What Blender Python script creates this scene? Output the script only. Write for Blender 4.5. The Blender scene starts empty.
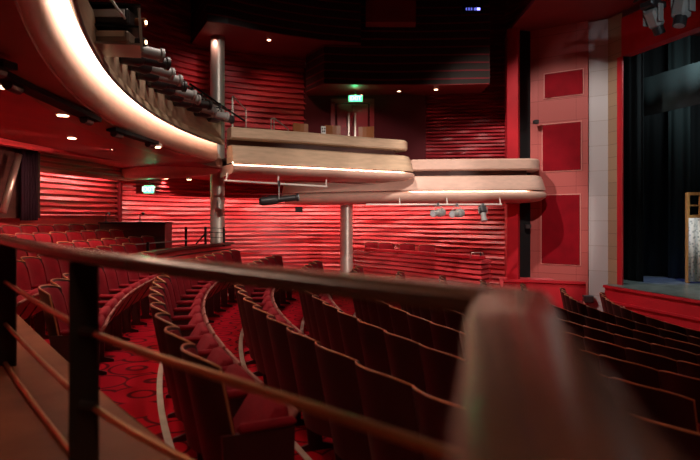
import bpy, math, random
from mathutils import Vector, Matrix, noise
random.seed(7)
E = 2.55                      # eye height above the stalls floor
F = 600.0                     # focal length in pixels of a 700 px wide frame
sc = bpy.context.scene
COL = sc.collection
def P(px, py, D): return Vector(((px-350)/F*D, D, E+(218-py)/F*D))
def PX(px, D, z): return Vector(((px-350)/F*D, D, E+z))

# ------------------------------------------------------------------ materials
MATS = {}
def mat(name, col, rough=.5, metal=0, emit=None, es=0, bump=None, spec=.5, sheen=0, coat=0, vary=0):
    m = bpy.data.materials.new(name); m.use_nodes = True
    nt = m.node_tree; b = nt.nodes['Principled BSDF']
    b.inputs['Base Color'].default_value = (*col, 1)
    b.inputs['Roughness'].default_value = rough
    b.inputs['Metallic'].default_value = metal
    b.inputs['Specular IOR Level'].default_value = spec
    if sheen:
        b.inputs['Sheen Weight'].default_value = sheen
        b.inputs['Sheen Roughness'].default_value = .4
        b.inputs['Sheen Tint'].default_value = (1, .35, .4, 1)
    if coat: b.inputs['Coat Weight'].default_value = coat
    if emit:
        b.inputs['Emission Color'].default_value = (*emit, 1)
        b.inputs['Emission Strength'].default_value = es
    tc = nt.nodes.new('ShaderNodeTexCoord')
    if vary:
        n = nt.nodes.new('ShaderNodeTexNoise'); n.inputs['Scale'].default_value = vary[0]; n.inputs['Detail'].default_value = 4
        mp = nt.nodes.new('ShaderNodeMapping'); mp.inputs['Scale'].default_value = vary[2] if len(vary) > 2 else (1, 1, 1)
        nt.links.new(tc.outputs['Object'], mp.inputs[0]); nt.links.new(mp.outputs[0], n.inputs['Vector'])
        r = nt.nodes.new('ShaderNodeValToRGB')
        k = vary[1]
        r.color_ramp.elements[0].position = .3; r.color_ramp.elements[1].position = .7
        r.color_ramp.elements[0].color = (*[c*(1-k) for c in col], 1)
        r.color_ramp.elements[1].color = (*[min(1, c*(1+k)) for c in col], 1)
        nt.links.new(n.outputs['Fac'], r.inputs['Fac']); nt.links.new(r.outputs['Color'], b.inputs['Base Color'])
    if bump:
        n2 = nt.nodes.new('ShaderNodeTexNoise'); n2.inputs['Scale'].default_value = bump[0]; n2.inputs['Detail'].default_value = 5
        nt.links.new(tc.outputs['Object'], n2.inputs['Vector'])
        bp = nt.nodes.new('ShaderNodeBump'); bp.inputs['Strength'].default_value = bump[1]; bp.inputs['Distance'].default_value = .01
        nt.links.new(n2.outputs['Fac'], bp.inputs['Height']); nt.links.new(bp.outputs['Normal'], b.inputs['Normal'])
    MATS[name] = m
    return m
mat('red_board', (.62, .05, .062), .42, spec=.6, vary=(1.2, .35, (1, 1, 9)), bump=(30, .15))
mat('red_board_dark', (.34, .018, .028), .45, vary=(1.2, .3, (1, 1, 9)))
mat('dark_board', (.085, .03, .024), .5, vary=(1.5, .35, (1, 1, 8)))
mat('red_paint', (.55, .012, .025), .5, vary=(2, .12))
mat('soffit_red', (.4, .006, .012), .55, vary=(1.2, .15))
mat('upper_soffit', (.26, .02, .022), .6, vary=(1.2, .15))
mat('panel_pink', (.62, .13, .11), .6, vary=(1.6, .15))
mat('panel_red', (.27, .002, .01), .75, spec=.15, vary=(3, .15))
mat('plaster', (.72, .47, .37), .5, vary=(5, .08, (1, 1, 3)), bump=(20, .1))
mat('veneer', (.6, .43, .29), .45, vary=(3, .13, (1, 1, 6)), bump=(40, .08))
mat('ring', (.3, .11, .055), .5)
mat('strip_light', (1, .9, .8), .5, emit=(1, .7, .54), es=10)
mat('box_light', (1, .9, .8), .5, emit=(1, .74, .6), es=24)
mat('lamp_warm', (1, .9, .8), .5, emit=(1, .6, .35), es=9)
mat('cable', (.06, .05, .05), .45)
mat('steel', (.6, .53, .46), .42, metal=.55, vary=(2, .1, (6, 6, .4)))
mat('brushed', (.62, .55, .48), .36, metal=.85)
mat('white_pipe', (.75, .68, .62), .4)
mat('black_metal', (.012, .012, .012), .45, metal=.3)
mat('lamp_black', (.028, .026, .028), .4)
mat('lamp_grey', (.33, .33, .32), .4)
mat('lens', (.75, .85, .9), .1, metal=.4)
mat('projector_grey', (.4, .34, .27), .5)
mat('velvet', (.24, .004, .013), .8, spec=.2, sheen=.05, bump=(90, .15), vary=(9, .15))
mat('shell', (.055, .012, .011), .42, vary=(4, .2, (1, 1, .4)))
mat('rim', (.55, .2, .085), .28, spec=.7)
mat('pan', (.2, .02, .03), .5)
mat('nosing', (.62, .52, .44), .45, vary=(8, .12))
mat('ledge', (.3, .1, .045), .5, vary=(3, .25, (1, 1, 1)), bump=(14, .12), spec=.12)
mat('rail_bronze', (.1, .045, .028), .24, metal=.0, vary=(5, .2), coat=.1)
mat('rail_brass', (.5, .25, .1), .36, metal=.85, vary=(6, .2))
mat('post', (.035, .026, .02), .4, metal=.3)
mat('concrete', (.5, .45, .43), .7, vary=(5, .1), bump=(12, .2))
mat('tan_stone', (.4, .27, .18), .6, vary=(5, .1))
mat('void', (.006, .005, .006), .9)
mat('drape_black', (.008, .011, .012), .9, bump=(20, .2))
mat('drape_teal', (.03, .05, .05), .85, bump=(20, .2))
mat('drape_purple', (.035, .006, .02), .85)
mat('stage_floor', (.12, .14, .13), .3, vary=(3, .5, (1, 3, 1)))
mat('pine', (.58, .28, .09), .45, vary=(6, .2, (6, 6, 1)))
mat('white_sign', (.7, .7, .68), .5)
mat('door_red', (.3, .008, .016), .45)
mat('sign_green', (.2, .9, .6), .4, emit=(.16, 1, .5), es=1.5)
mat('sign_white', (.9, 1, .95), .4, emit=(.85, 1, .93), es=2.2)
mat('led_blue', (.2, .2, .9), .4, emit=(.25, .25, 1), es=4)
mat('led_dim', (.1, .1, .5), .4, emit=(.12, .14, .7), es=1.2)
mat('door_dark', (.09, .006, .01), .7, spec=.2)
mat('frame_pink', (.75, .3, .26), .6)
mat('chair_wood', (.33, .12, .045), .4)
# joints in the concrete cladding and the pink panels: a brick texture
def bricks(name, m, c1, c2, mortar, w, h, vertical_axis=True, msize=.006):
    nt = MATS[name].node_tree; b = nt.nodes['Principled BSDF']
    g = nt.nodes.new('ShaderNodeTexCoord'); sp = nt.nodes.new('ShaderNodeSeparateXYZ'); cb = nt.nodes.new('ShaderNodeCombineXYZ')
    ad = nt.nodes.new('ShaderNodeMath'); ad.operation = 'SUBTRACT'
    nt.links.new(g.outputs['Object'], sp.inputs[0])
    nt.links.new(sp.outputs['X'], ad.inputs[0]); nt.links.new(sp.outputs['Y'], ad.inputs[1])
    nt.links.new(ad.outputs[0], cb.inputs[0]); nt.links.new(sp.outputs['Z'], cb.inputs[1])
    t = nt.nodes.new('ShaderNodeTexBrick'); t.offset = 0
    t.inputs['Color1'].default_value = (*c1, 1); t.inputs['Color2'].default_value = (*c2, 1); t.inputs['Mortar'].default_value = (*mortar, 1)
    t.inputs['Scale'].default_value = 1; t.inputs['Mortar Size'].default_value = msize
    t.inputs['Brick Width'].default_value = w; t.inputs['Row Height'].default_value = h
    nt.links.new(cb.outputs[0], t.inputs['Vector'])
    nt.links.new(t.outputs['Color'], b.inputs['Base Color'])
bricks('concrete', None, (.66, .64, .66), (.58, .56, .58), (.45, .4, .39), 3.0, .62)
bricks('tan_stone', None, (.42, .28, .18), (.36, .24, .16), (.2, .13, .09), 3.0, .31)
bricks('panel_pink', None, (.55, .12, .11), (.5, .1, .09), (.3, .045, .04), 1.35, .56)
# carpet: red with dark looping rings
m = mat('carpet', (.4, .006, .014), .95, spec=.1)
nt = m.node_tree; b = nt.nodes['Principled BSDF']
tc = nt.nodes.new('ShaderNodeTexCoord')
vo = nt.nodes.new('ShaderNodeTexVoronoi'); vo.inputs['Scale'].default_value = 2.3; vo.inputs['Randomness'].default_value = .35
nt.links.new(tc.outputs['Object'], vo.inputs['Vector'])
mu = nt.nodes.new('ShaderNodeMath'); mu.operation = 'MULTIPLY'; mu.inputs[1].default_value = 22
nt.links.new(vo.outputs['Distance'], mu.inputs[0])
si = nt.nodes.new('ShaderNodeMath'); si.operation = 'SINE'; nt.links.new(mu.outputs[0], si.inputs[0])
rp = nt.nodes.new('ShaderNodeValToRGB')
rp.color_ramp.elements[0].position = .0; rp.color_ramp.elements[0].color = (.48, .004, .016, 1)
rp.color_ramp.elements[1].position = .93; rp.color_ramp.elements[1].color = (.12, .005, .008, 1)
e = rp.color_ramp.elements.new(.7); e.color = (.48, .004, .016, 1)
nt.links.new(si.outputs[0], rp.inputs['Fac']); nt.links.new(rp.outputs['Color'], b.inputs['Base Color'])
nz = nt.nodes.new('ShaderNodeTexNoise'); nz.inputs['Scale'].default_value = 120
nt.links.new(tc.outputs['Object'], nz.inputs['Vector'])
bp = nt.nodes.new('ShaderNodeBump'); bp.inputs['Strength'].default_value = .4; bp.inputs['Distance'].default_value = .01
nt.links.new(nz.outputs['Fac'], bp.inputs['Height']); nt.links.new(bp.outputs['Normal'], b.inputs['Normal'])
# lace curtain
m = mat('lace', (.72, .68, .62), .8)
nt = m.node_tree; b = nt.nodes['Principled BSDF']
tc = nt.nodes.new('ShaderNodeTexCoord'); vo = nt.nodes.new('ShaderNodeTexVoronoi'); vo.inputs['Scale'].default_value = 14
nt.links.new(tc.outputs['Object'], vo.inputs['Vector'])
rp = nt.nodes.new('ShaderNodeValToRGB'); rp.color_ramp.elements[0].color = (.3, .3, .28, 1); rp.color_ramp.elements[0].position = .15
rp.color_ramp.elements[1].color = (.75, .7, .64, 1); rp.color_ramp.elements[1].position = .45
nt.links.new(vo.outputs['Distance'], rp.inputs['Fac']); nt.links.new(rp.outputs['Color'], b.inputs['Base Color'])
# dark slatted board face with thin red joints
m = mat('slat_face', (.05, .028, .024), .5)
nt = m.node_tree; b = nt.nodes['Principled BSDF']
tc = nt.nodes.new('ShaderNodeTexCoord'); sp = nt.nodes.new('ShaderNodeSeparateXYZ'); nt.links.new(tc.outputs['Object'], sp.inputs[0])
nz = nt.nodes.new('ShaderNodeTexNoise'); nz.inputs['Scale'].default_value = .35; nt.links.new(tc.outputs['Object'], nz.inputs['Vector'])
ma = nt.nodes.new('ShaderNodeMath'); ma.operation = 'MULTIPLY_ADD'; ma.inputs[1].default_value = .12
nt.links.new(nz.outputs['Fac'], ma.inputs[0]); nt.links.new(sp.outputs['Z'], ma.inputs[2])
m1 = nt.nodes.new('ShaderNodeMath'); m1.operation = 'MULTIPLY'; m1.inputs[1].default_value = 1/.205; nt.links.new(ma.outputs[0], m1.inputs[0])
fr = nt.nodes.new('ShaderNodeMath'); fr.operation = 'FRACT'; nt.links.new(m1.outputs[0], fr.inputs[0])
rp = nt.nodes.new('ShaderNodeValToRGB'); cr = rp.color_ramp
cr.elements[0].position = 0; cr.elements[0].color = (.2, .012, .02, 1)
cr.elements[1].position = .16; cr.elements[1].color = (.2, .012, .02, 1)
e = cr.elements.new(.2); e.color = (.032, .02, .017, 1); e = cr.elements.new(.98); e.color = (.024, .015, .013, 1)
nt.links.new(fr.outputs[0], rp.inputs['Fac']); nt.links.new(rp.outputs['Color'], b.inputs['Base Color'])

# ------------------------------------------------------------------ mesh builder
class MB:
    def __init__(s): s.v = []; s.f = []
    def add(s, vs, fs):
        n = len(s.v); s.v += [Vector(v) for v in vs]; s.f += [tuple(i+n for i in f) for f in fs]; return s
    def box(s, c, d, rot=None, bev=0):
        x, y, z = [k/2 for k in d]; M = rot or Matrix.Identity(3); c = Vector(c)
        if bev:
            b = min(bev, x*.9, y*.9, z*.9); vs = []; 
            import itertools
            ring = []
            for zz, k in ((-z, b), (-z+b, 0), (z-b, 0), (z, b)):
                r = [(x-b, -y+k), (x-k, -y+b), (x-k, y-b), (x-b, y-k), (-x+b, y-k), (-x+k, y-b), (-x+k, -y+b), (-x+b, -y+k)]
                ring.append([c + M @ Vector((p[0], p[1], zz)) for p in r])
            vs = [p for r in ring for p in r]; fs = [tuple(range(7, -1, -1)), tuple(range(24, 32))]
            for a in range(3):
                for i in range(8): j = (i+1) % 8; fs.append((a*8+i, a*8+j, a*8+8+j, a*8+8+i))
            return s.add(vs, fs)
        vs = [c + M @ Vector((sx*x, sy*y, sz*z)) for sx in (-1, 1) for sy in (-1, 1) for sz in (-1, 1)]
        return s.add(vs, [(0,1,3,2),(4,6,7,5),(0,4,5,1),(2,3,7,6),(0,2,6,4),(1,5,7,3)])
    def prism(s, poly, z0, z1):
        n = len(poly); vs = [(x, y, z0) for x, y in poly] + [(x, y, z1) for x, y in poly]
        fs = [tuple(range(n-1, -1, -1)), tuple(range(n, 2*n))] + [(i, (i+1) % n, n+(i+1) % n, n+i) for i in range(n)]
        return s.add(vs, fs)
    def tube(s, path, r, n=10, cap=True, up=None):
        path = [Vector(p) for p in path]; rs = r if isinstance(r, (list, tuple)) else [r]*len(path)
        rings = []; ref = None
        for i, p in enumerate(path):
            t = (path[min(i+1, len(path)-1)] - path[max(i-1, 0)]).normalized()
            if ref is None: ref = Vector((0, 0, 1)) if abs(t.z) < .9 else Vector((1, 0, 0))
            a = t.cross(ref).normalized(); b2 = a.cross(t); ref = b2
            rings += [p + (a*math.cos(2*math.pi*k/n) + b2*math.sin(2*math.pi*k/n))*rs[i] for k in range(n)]
        fs = []
        for i in range(len(path)-1):
            for k in range(n):
                j = (k+1) % n; fs.append((i*n+k, i*n+j, (i+1)*n+j, (i+1)*n+k))
        if cap: fs += [tuple(range(n-1, -1, -1)), tuple(range((len(path)-1)*n, len(path)*n))]
        return s.add(rings, fs)
    def sweep(s, path, prof, closed=True, cap=True):
        # path [(x,y)] or [(x,y,z)], prof [(offset to the right-hand normal, z)]
        n = len(prof); pts = [Vector((p[0], p[1])) for p in path]; zs = [p[2] if len(p) > 2 else 0 for p in path]; vs = []
        for i, p in enumerate(pts):
            a = (p - pts[i-1]).normalized() if i else (pts[1]-p).normalized()
            b2 = (pts[i+1]-p).normalized() if i < len(pts)-1 else a
            t = (a+b2).normalized(); k = 1/max(.5, t.dot(a)); nr = Vector((t.y, -t.x))*k
            vs += [(p.x+nr.x*o, p.y+nr.y*o, zs[i]+z) for o, z in prof]
        fs = []; m = n if closed else n-1
        for i in range(len(pts)-1):
            for k in range(m):
                j = (k+1) % n; fs.append((i*n+k, (i+1)*n+k, (i+1)*n+j, i*n+j))
        if closed and cap: fs += [tuple(range(n)), tuple(range(len(pts)*n-1, (len(pts)-1)*n-1, -1))]
        return s.add(vs, fs)
    def build(s, name, m, parent=None, smooth=False, fix=True):
        me = bpy.data.meshes.new(name); me.from_pydata([tuple(v) for v in s.v], [], s.f)
        me.materials.append(MATS[m]); me.validate()
        if fix:
            import bmesh
            bm = bmesh.new(); bm.from_mesh(me); bmesh.ops.recalc_face_normals(bm, faces=bm.faces); bm.to_mesh(me); bm.free()
        if smooth:
            me.shade_smooth() if smooth is True else me.set_sharp_from_angle(angle=math.radians(smooth)) if False else None
            for p in me.polygons: p.use_smooth = True
            if smooth is not True: me.set_sharp_from_angle(angle=math.radians(smooth))
        o = bpy.data.objects.new(name, me); COL.objects.link(o)
        if parent:
            o.parent = parent
            if not parent.get('_local'): o.location = -root_loc(parent)
        return o
def root_loc(p):
    v = Vector(p.location); q = p
    while q.parent: q = q.parent; v += Vector(q.location)
    return v
def thing(name, label, cat, loc=(0, 0, 0), rot=None, group=None, local=False):
    o = bpy.data.objects.new(name, None); COL.objects.link(o); o.location = loc
    o.empty_display_size = .1
    if rot is not None: o.rotation_euler = rot
    o['label'] = label; o['category'] = cat
    if group: o['group'] = group
    if local: o['_local'] = 1
    return o
def tag(o, label, cat, group=None):
    o['label'] = label; o['category'] = cat
    if group: o['group'] = group
    return o
def struct(o): o['kind'] = 'structure'; return o
def RZ(a): return Matrix.Rotation(a, 3, 'Z')
def RX(a): return Matrix.Rotation(a, 3, 'X')
def RY(a): return Matrix.Rotation(a, 3, 'Y')
def aim(d):   # matrix whose local +X points along d
    d = Vector(d).normalized(); up = Vector((0, 0, 1)); y = up.cross(d).normalized(); z = d.cross(y)
    return Matrix((d, y, z)).transposed()

def resample(path, step):
    out = [Vector(path[0])]
    for a, b2 in zip(path, path[1:]):
        a = Vector(a); b2 = Vector(b2); L = (b2-a).length; n = max(1, round(L/step))
        out += [a+(b2-a)*(i/n) for i in range(1, n+1)]
    return out
def smooth_path(pts, it=3):
    pts = [Vector(p) for p in pts]
    for _ in range(it):
        q = [pts[0]]
        for a, b2 in zip(pts, pts[1:]): q += [a*.75+b2*.25, a*.25+b2*.75]
        pts = q + [pts[-1]]
    return pts

# ------------------------------------------------------------------ room centre and rings
CX, CY = 13.3, 9.8
def ring(R, a, z=None, cx=CX, cy=CY):
    a = math.radians(a); x, y = cx-R*math.cos(a), cy-R*math.sin(a)
    return (x, y) if z is None else (x, y, z)
def arc(R, a0, a1, n=60, cx=CX, cy=CY): return [ring(R, a0+(a1-a0)*i/n, None, cx, cy) for i in range(n+1)]

def board_wall(name, path, z0, z1, h=.13, amp=.045, m='red_board', seed=0, step=.2, wave=1.9):
    pts = resample(path, step); mb = MB(); nb = max(1, int(round((z1-z0)/h))); h = (z1-z0)/nb
    s = 0; rows = None; cols = []
    for i, p in enumerate(pts):
        if i: s += (p-pts[i-1]).length
        a = (p-pts[i-1]) if i else (pts[1]-p); b2 = (pts[i+1]-p) if i < len(pts)-1 else a
        t = (a.normalized()+b2.normalized()).normalized(); nr = Vector((t.y, -t.x))
        col = []
        for k in range(nb):
            f = noise.noise(Vector((s/wave, k*1.7+seed*10, seed)))
            g = noise.noise(Vector((s/wave*.8+50, k*2.3+seed*7, seed)))
            lo = amp*(1.0+.9*f); hi = amp*(.25-.8*f+.9*g)
            zb, zt = z0+k*h, z0+(k+1)*h; gp = h*(.27+.2*g)
            col += [(p-nr*.05, zb+.002), (p+nr*lo, zb+.012), (p+nr*hi, zt-gp), (p-nr*.05, zt-gp+.004)]
        cols.append(col)
    n = len(cols[0]); vs = [(q.x, q.y, z+E) for c in cols for q, z in c]; fs = []
    for i in range(len(cols)-1):
        for k in range(n-1): fs.append((i*n+k, (i+1)*n+k, (i+1)*n+k+1, i*n+k+1))
    mb.add(vs, fs)
    return struct(mb.build(name, m, fix=False))

# ------------------------------------------------------------------ camera
cam = bpy.data.cameras.new('camera'); co = bpy.data.objects.new('camera', cam); COL.objects.link(co)
co.location = (0, 0, E); co.rotation_euler = (math.pi/2, 0, 0)
cam.lens = F/700*36; cam.sensor_width = 36; cam.shift_y = -12/700
cam.clip_start = .02
cam.dof.use_dof = True; cam.dof.focus_distance = 9.0; cam.dof.aperture_fstop = 2.1
sc.camera = co

# ------------------------------------------------------------------ floor: stepped tiers
ROWR = {k: 15.67-.8*k for k in range(-1, 10)}
ROWD = {k: .62+.108*k for k in range(0, 10)}; ROWD[-1] = .53
ROWR.update({-2: 17.25, -3: 18.0, -4: 18.75, -5: 19.5}); ROWD.update({-2: .45, -3: .39, -4: .255, -5: .13})
def zf(k): return E-(ROWD[k]+.9)
fl = MB()
edges = [(-5, 21.6)] + [(k, ROWR[k]-.04) for k in range(-4, 10)]
for i, (k, Ro) in enumerate(edges):
    Ri = edges[i+1][1] if i+1 < len(edges) else .5
    fl.sweep(arc(Ro, 55, -17 if k <= 3 else -60, 110), [(0, zf(k)), (Ro-Ri, zf(k)), (Ro-Ri, -.25), (0, -.25)])
fl.sweep(arc(21.8, -16.9, -60, 60), [(0, E-2.12), (21.8-ROWR[4]+.04, E-2.12), (21.8-ROWR[4]+.04, -.25), (0, -.25)])
fl.box((3, 9, -.3), (24, 32, .1))
struct(fl.build('floor', 'carpet', fix=True))
for k in range(-1, 10):      # pale nosing on each step edge
    R = ROWR[k]-.04; z = zf(k-1) if k > -5 else zf(k)
    if k == -1: continue
    n = MB().sweep(arc(R, 40, -16.9 if k <= 3 else -45, 110), [(-.035, z+.001), (.012, z+.001), (.012, z-.02), (.006, z-.02), (.006, z+.007), (-.035, z+.007)])
    struct(n.build('trim_%d' % (k+2), 'nosing'))

# ------------------------------------------------------------------ walls
UP = 7.2
back = arc(20.6, 32, -18, 40)
board_wall('wall_back', back, -1.9, 1.5, h=.135, seed=1, amp=.05)
far_pts = smooth_path([(-6.75, 16.5), (-6.1, 18.4), (-4.7, 20.2), (-2.3, 21.3), (0.0, 20.9), (2.3, 18.6), (4.25, 16.35)], 3)
board_wall('wall_side', [tuple(p) for p in far_pts], -2.5, 1.2, h=.135, seed=2, amp=.055)
bk = arc(20.05, 32, -18.5, 40)
b1 = board_wall('wall_bulkhead', bk, .97, 1.6, h=.12, seed=3, amp=.03)
MB().sweep([(x, y) for x, y in bk], [(-.02, E+.97), (-.02, E+1.6), (-.06, E+1.6), (-.06, E+.97)]).build('panel', 'red_board_dark', b1)
lint = [ring(20.0, -18.0)]
for i in range(2, len(far_pts)-10):
    t_ = (far_pts[i+1]-far_pts[i-1]).normalized(); v_ = far_pts[i]+Vector((t_.y, -t_.x))*1.05
    lint.append((v_.x, v_.y))
lint = lint[:1]+[v_ for v_ in lint[1:] if v_[1] > 17.2 or v_[0] > 0]
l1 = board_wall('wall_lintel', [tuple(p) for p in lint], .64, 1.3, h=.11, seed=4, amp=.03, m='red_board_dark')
# jamb of the recess in the back wall
struct(MB().prism([ring(20.5, -18.1), ring(21.1, -18.1), ring(21.1, -18.3), ring(20.5, -18.3)], E-2, E+.97).build('wall_jamb', 'red_board_dark'))
# upper walls
up_path = smooth_path([(-6.0, -2), (-6.6, 4), (-6.3, 9), (-5.5, 12.6), (-4.2, 15.4), (-2.7, 16.3), (-1.25, 16.9)], 3)
board_wall('wall_upper', [tuple(p) for p in up_path], 1.25, UP, h=.15, seed=5, amp=.05, wave=.8)
struct(MB().prism([(-1.3, 16.85), (-1.3, 17.35), (2.1, 16.95), (2.1, 16.6)], E+1.2, E+4.2).build('wall_doorway', 'door_dark'))
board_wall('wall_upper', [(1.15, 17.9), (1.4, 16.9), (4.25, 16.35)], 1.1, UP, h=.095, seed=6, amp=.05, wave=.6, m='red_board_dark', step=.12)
# wall that carries on above the red portal
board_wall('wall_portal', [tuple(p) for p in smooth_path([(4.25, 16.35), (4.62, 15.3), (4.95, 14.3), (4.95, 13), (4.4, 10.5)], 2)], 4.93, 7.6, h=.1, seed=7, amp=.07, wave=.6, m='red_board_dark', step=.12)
# red portal frame
fr = MB(); fr.prism([(4.12, 15.72), (4.34, 15.5), (4.42, 15.62), (4.2, 16.3)], E-2.5, E+4.95)
fo = struct(fr.build('wall_portal_post', 'red_paint'))
struct(MB().prism([(4.3, 16.6), (4.42, 15.75), (4.95, 15.9), (4.95, 16.7)], E-2.5, E+5).build('wall_recess', 'void'))
# pink panelled wall
pk0, pk1 = PX(527, 15.9, 0), PX(588, 15.0, 0)
struct(MB().prism([(4.5, 16.02), (pk0.x, pk0.y), (pk1.x, pk1.y), (pk1.x+.3, pk1.y+.3), (pk0.x, pk0.y+.5)], E-2.5, E+4.95).build('wall_panelled', 'panel_pink'))
wp = bpy.data.objects['wall_panelled']
def on_pink(px):   # point on the pink wall plane seen in column px
    k = (px-350)/F; d = pk1-pk0; t = (k*pk0.y-pk0.x)/(d.x-k*d.y); return pk0+d*t
dirp = (pk1-pk0).normalized(); nrm = Vector((dirp.y, -dirp.x, 0))
def wallpanel(x0, x1, ytop, ybot, m='panel_red', name='panel', out=.02, grow=0):
    a, b2 = on_pink(x0)-dirp*grow, on_pink(x1)+dirp*grow
    Dm = (a.y+b2.y)/2; z0 = E+(218-ybot)/F*Dm-grow; z1 = E+(218-ytop)/F*Dm+grow
    poly = [(a.x, a.y), (b2.x, b2.y), (b2.x+nrm.x*out, b2.y+nrm.y*out), (a.x+nrm.x*out, a.y+nrm.y*out)]
    return MB().prism(poly, z0, z1).build(name, m, wp)
for x0, x1, yt, yb in ((545, 583, 72, 96), (543, 581, 123.5, 170.5), (542, 580, 195, 264)):
    wallpanel(x0, x1, yt, yb, 'frame_pink', 'panel_frame', .02, .025)
    wallpanel(x0, x1, yt, yb, 'panel_red', 'panel', .035)
# low ledge running under the pink wall
lp = [PX(503, 15.3, 0), PX(530, 15.25, 0), PX(586, 14.75, 0)]
struct(MB().sweep([(p.x, p.y) for p in lp], [(0, 0), (0, E-1.56), (.12, E-1.56), (.12, E-1.62), (.06, E-1.64), (.06, 0), (-.1, 0), (-.5, 0), (-.5, E-1.56)]).build('trim_30', 'red_paint'))
# pillar beside the stage
u = Vector((.26, -.97, 0)).normalized(); w = Vector((.97, .26, 0)).normalized()
pc = PX(608, 14.75, 0); pl = PX(587, 15.05, 0); pr = pc+u*.5
struct(MB().prism([(pl.x, pl.y), (pc.x, pc.y), (pc.x+.25, pc.y+.5), (pl.x+.2, pl.y+.5)], 0, E+4.9).build('wall_pillar', 'concrete'))
struct(MB().prism([(pc.x+.003, pc.y-.003), (pr.x, pr.y), (pr.x+.02, pr.y+.05), (pc.x+.02, pc.y+.4)], 0, E+4.9).build('wall_pillar_return', 'tan_stone'))
# proscenium opening
q0 = Vector((pr.x, pr.y, 0))
def onq(px, off=0):
    o = q0+w*off; k = (px-350)/F; t = (k*o.y-o.x)/(u.x-k*u.y); return o+u*t
qa, qb = onq(617.0), onq(622)
struct(MB().prism([(qa.x, qa.y), (qb.x, qb.y), (qb.x+w.x*.04, qb.y+w.y*.04), (qa.x+w.x*.04, qa.y+w.y*.04)], E-1.6, E+3.85).build('wall_proscenium_jamb', 'red_paint'))
qe = q0+u*16
def slab(a, b2, o0, o1, z0, z1, name, m):
    p = [a+w*o0, b2+w*o0, b2+w*o1, a+w*o1]
    return struct(MB().prism([(v.x, v.y) for v in p], E+z0, E+z1).build(name, m))
slab(q0, qe, -.02, .25, 3.85, 4.75, 'wall_proscenium', 'red_paint')
# stage box (black) and stage floor
slab(q0+u*.12, qe, 3.2, 3.3, -1.6, 6, 'wall_stage_side', 'void')
slab(q0-u*3.2, q0-u*3.1, .3, 12, -1.6, 6, 'wall_stage_back', 'void')
e0 = PX(604, 14.35, 0); 
st = MB(); p = [e0, e0+u*17, e0+u*17+w*10, e0-u*3+w*10, e0-u*3+w*.75, e0+w*.75]
st.prism([(v.x, v.y) for v in p], E-1.66, E-1.6)
so = struct(st.build('floor_stage', 'stage_floor'))
p = [e0+w*.02, e0+u*17+w*.02, e0+u*17+w*.1, e0+w*.3]
struct(MB().prism([(v.x, v.y) for v in p], 0, E-1.605).sweep([tuple((e0-w*.0)[:2]), tuple((e0+u*17)[:2])], [(-.05, E-1.6), (-.05, E-1.66), (.03, E-1.66), (.03, E-1.6)]).sweep([tuple(e0[:2]), tuple((e0+u*17)[:2])], [(-.05, E-1.95), (-.05, E-2.0), (.03, E-2.0), (.03, E-1.95)]).build('wall_stage_front', 'red_paint'))
# ceilings
struct(MB().prism([(4.2, 9), (12, 2), (14, 8), (9, 18), (4.2, 17)], E+4.93, E+5.03).build('ceiling_proscenium', 'upper_soffit'))
struct(MB().box((2, 8, E+7.65), (22, 32, .1)).build('ceiling', 'dark_board'))
struct(MB().box((4, -9, E+2), (22, .1, 12)).build('wall_rear', 'red_board_dark'))

# sweep of soffit under the balcony
B0 = (13.0, 9.6)
inner = [ring(16.35, a, None, *B0) for a in [45-55*i/30 for i in range(31)]] + [(-2.6, 13.4), (-1.2, 14.4), (0.2, 15.2), (1.4, 15.6), (2.6, 15.8), (4.0, 15.8)]
inner = smooth_path(inner, 1); n = 60
def even(path, n):
    path = [Vector(p) for p in path]; L = [0]
    for a, b2 in zip(path, path[1:]): L.append(L[-1]+(b2-a).length)
    out = []
    for i in range(n+1):
        s = L[-1]*i/n
        for j in range(len(L)-1):
            if s <= L[j+1]+1e-9: break
        t = (s-L[j])/max(1e-9, L[j+1]-L[j]); out.append(path[j]+(path[j+1]-path[j])*t)
    return out
outer = arc(20.7, 42, -18, 30)[:-1] + [tuple(p) for p in far_pts]
ie, oe = even(inner, n), even(outer, n)
mb = MB(); vs = []
for i in range(n+1):
    t = i/n
    zi = 1.16 if t < .62 else 1.16-.5*(t-.62)/.38
    zo = 1.5 if t < .45 else 1.5-.7*(t-.45)/.55
    a, b2 = ie[i], oe[i]
    for k in range(5): q = a.lerp(b2, k/4); vs.append((q.x, q.y, E+zi+(zo-zi)*k/4))
mb.add(vs, [(i*5+k, (i+1)*5+k, (i+1)*5+k+1, i*5+k+1) for i in range(n) for k in range(4)])
struct(mb.build('ceiling_lower', 'soffit_red'))

# ------------------------------------------------------------------ balcony fronts
bal = [ring(16.0, 45-55.5*i/90, None, *B0) for i in range(91)]
# offsets: + is towards the stage
up_prof = [(-.1, E+2.06), (.0, E+2.08), (.04, E+2.04), (.05, E+1.9), (.05, E+1.66), (.09, E+1.64), (.11, E+1.58), (.11, E+1.53), (.095, E+1.53), (.09, E+1.6), (-.12, E+1.6)]
bf = struct(MB().sweep(bal, up_prof).build('balcony_front', 'veneer', smooth=35))
lo_prof = [(-.05, E+1.605), (-.045, E+1.52), (-.035, E+1.43), (-.025, E+1.34), (-.03, E+1.28), (-.06, E+1.215), (-.1, E+1.185), (-.15, E+1.18), (-.15, E+1.6)]
MB().sweep(bal, lo_prof).build('fascia', 'plaster', bf, smooth=35)
MB().sweep(bal, [(-.11, E+1.185), (-.12, E+1.17), (-.3, E+1.135), (-.5, E+1.14), (-.5, E+1.3), (-.2, E+1.3)]).build('underside_ring', 'ring', bf, smooth=35)
MB().sweep(bal, [(-.045, E+1.599), (.06, E+1.599), (.06, E+1.588), (-.045, E+1.588)]).build('cove_light', 'strip_light', bf)
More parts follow.
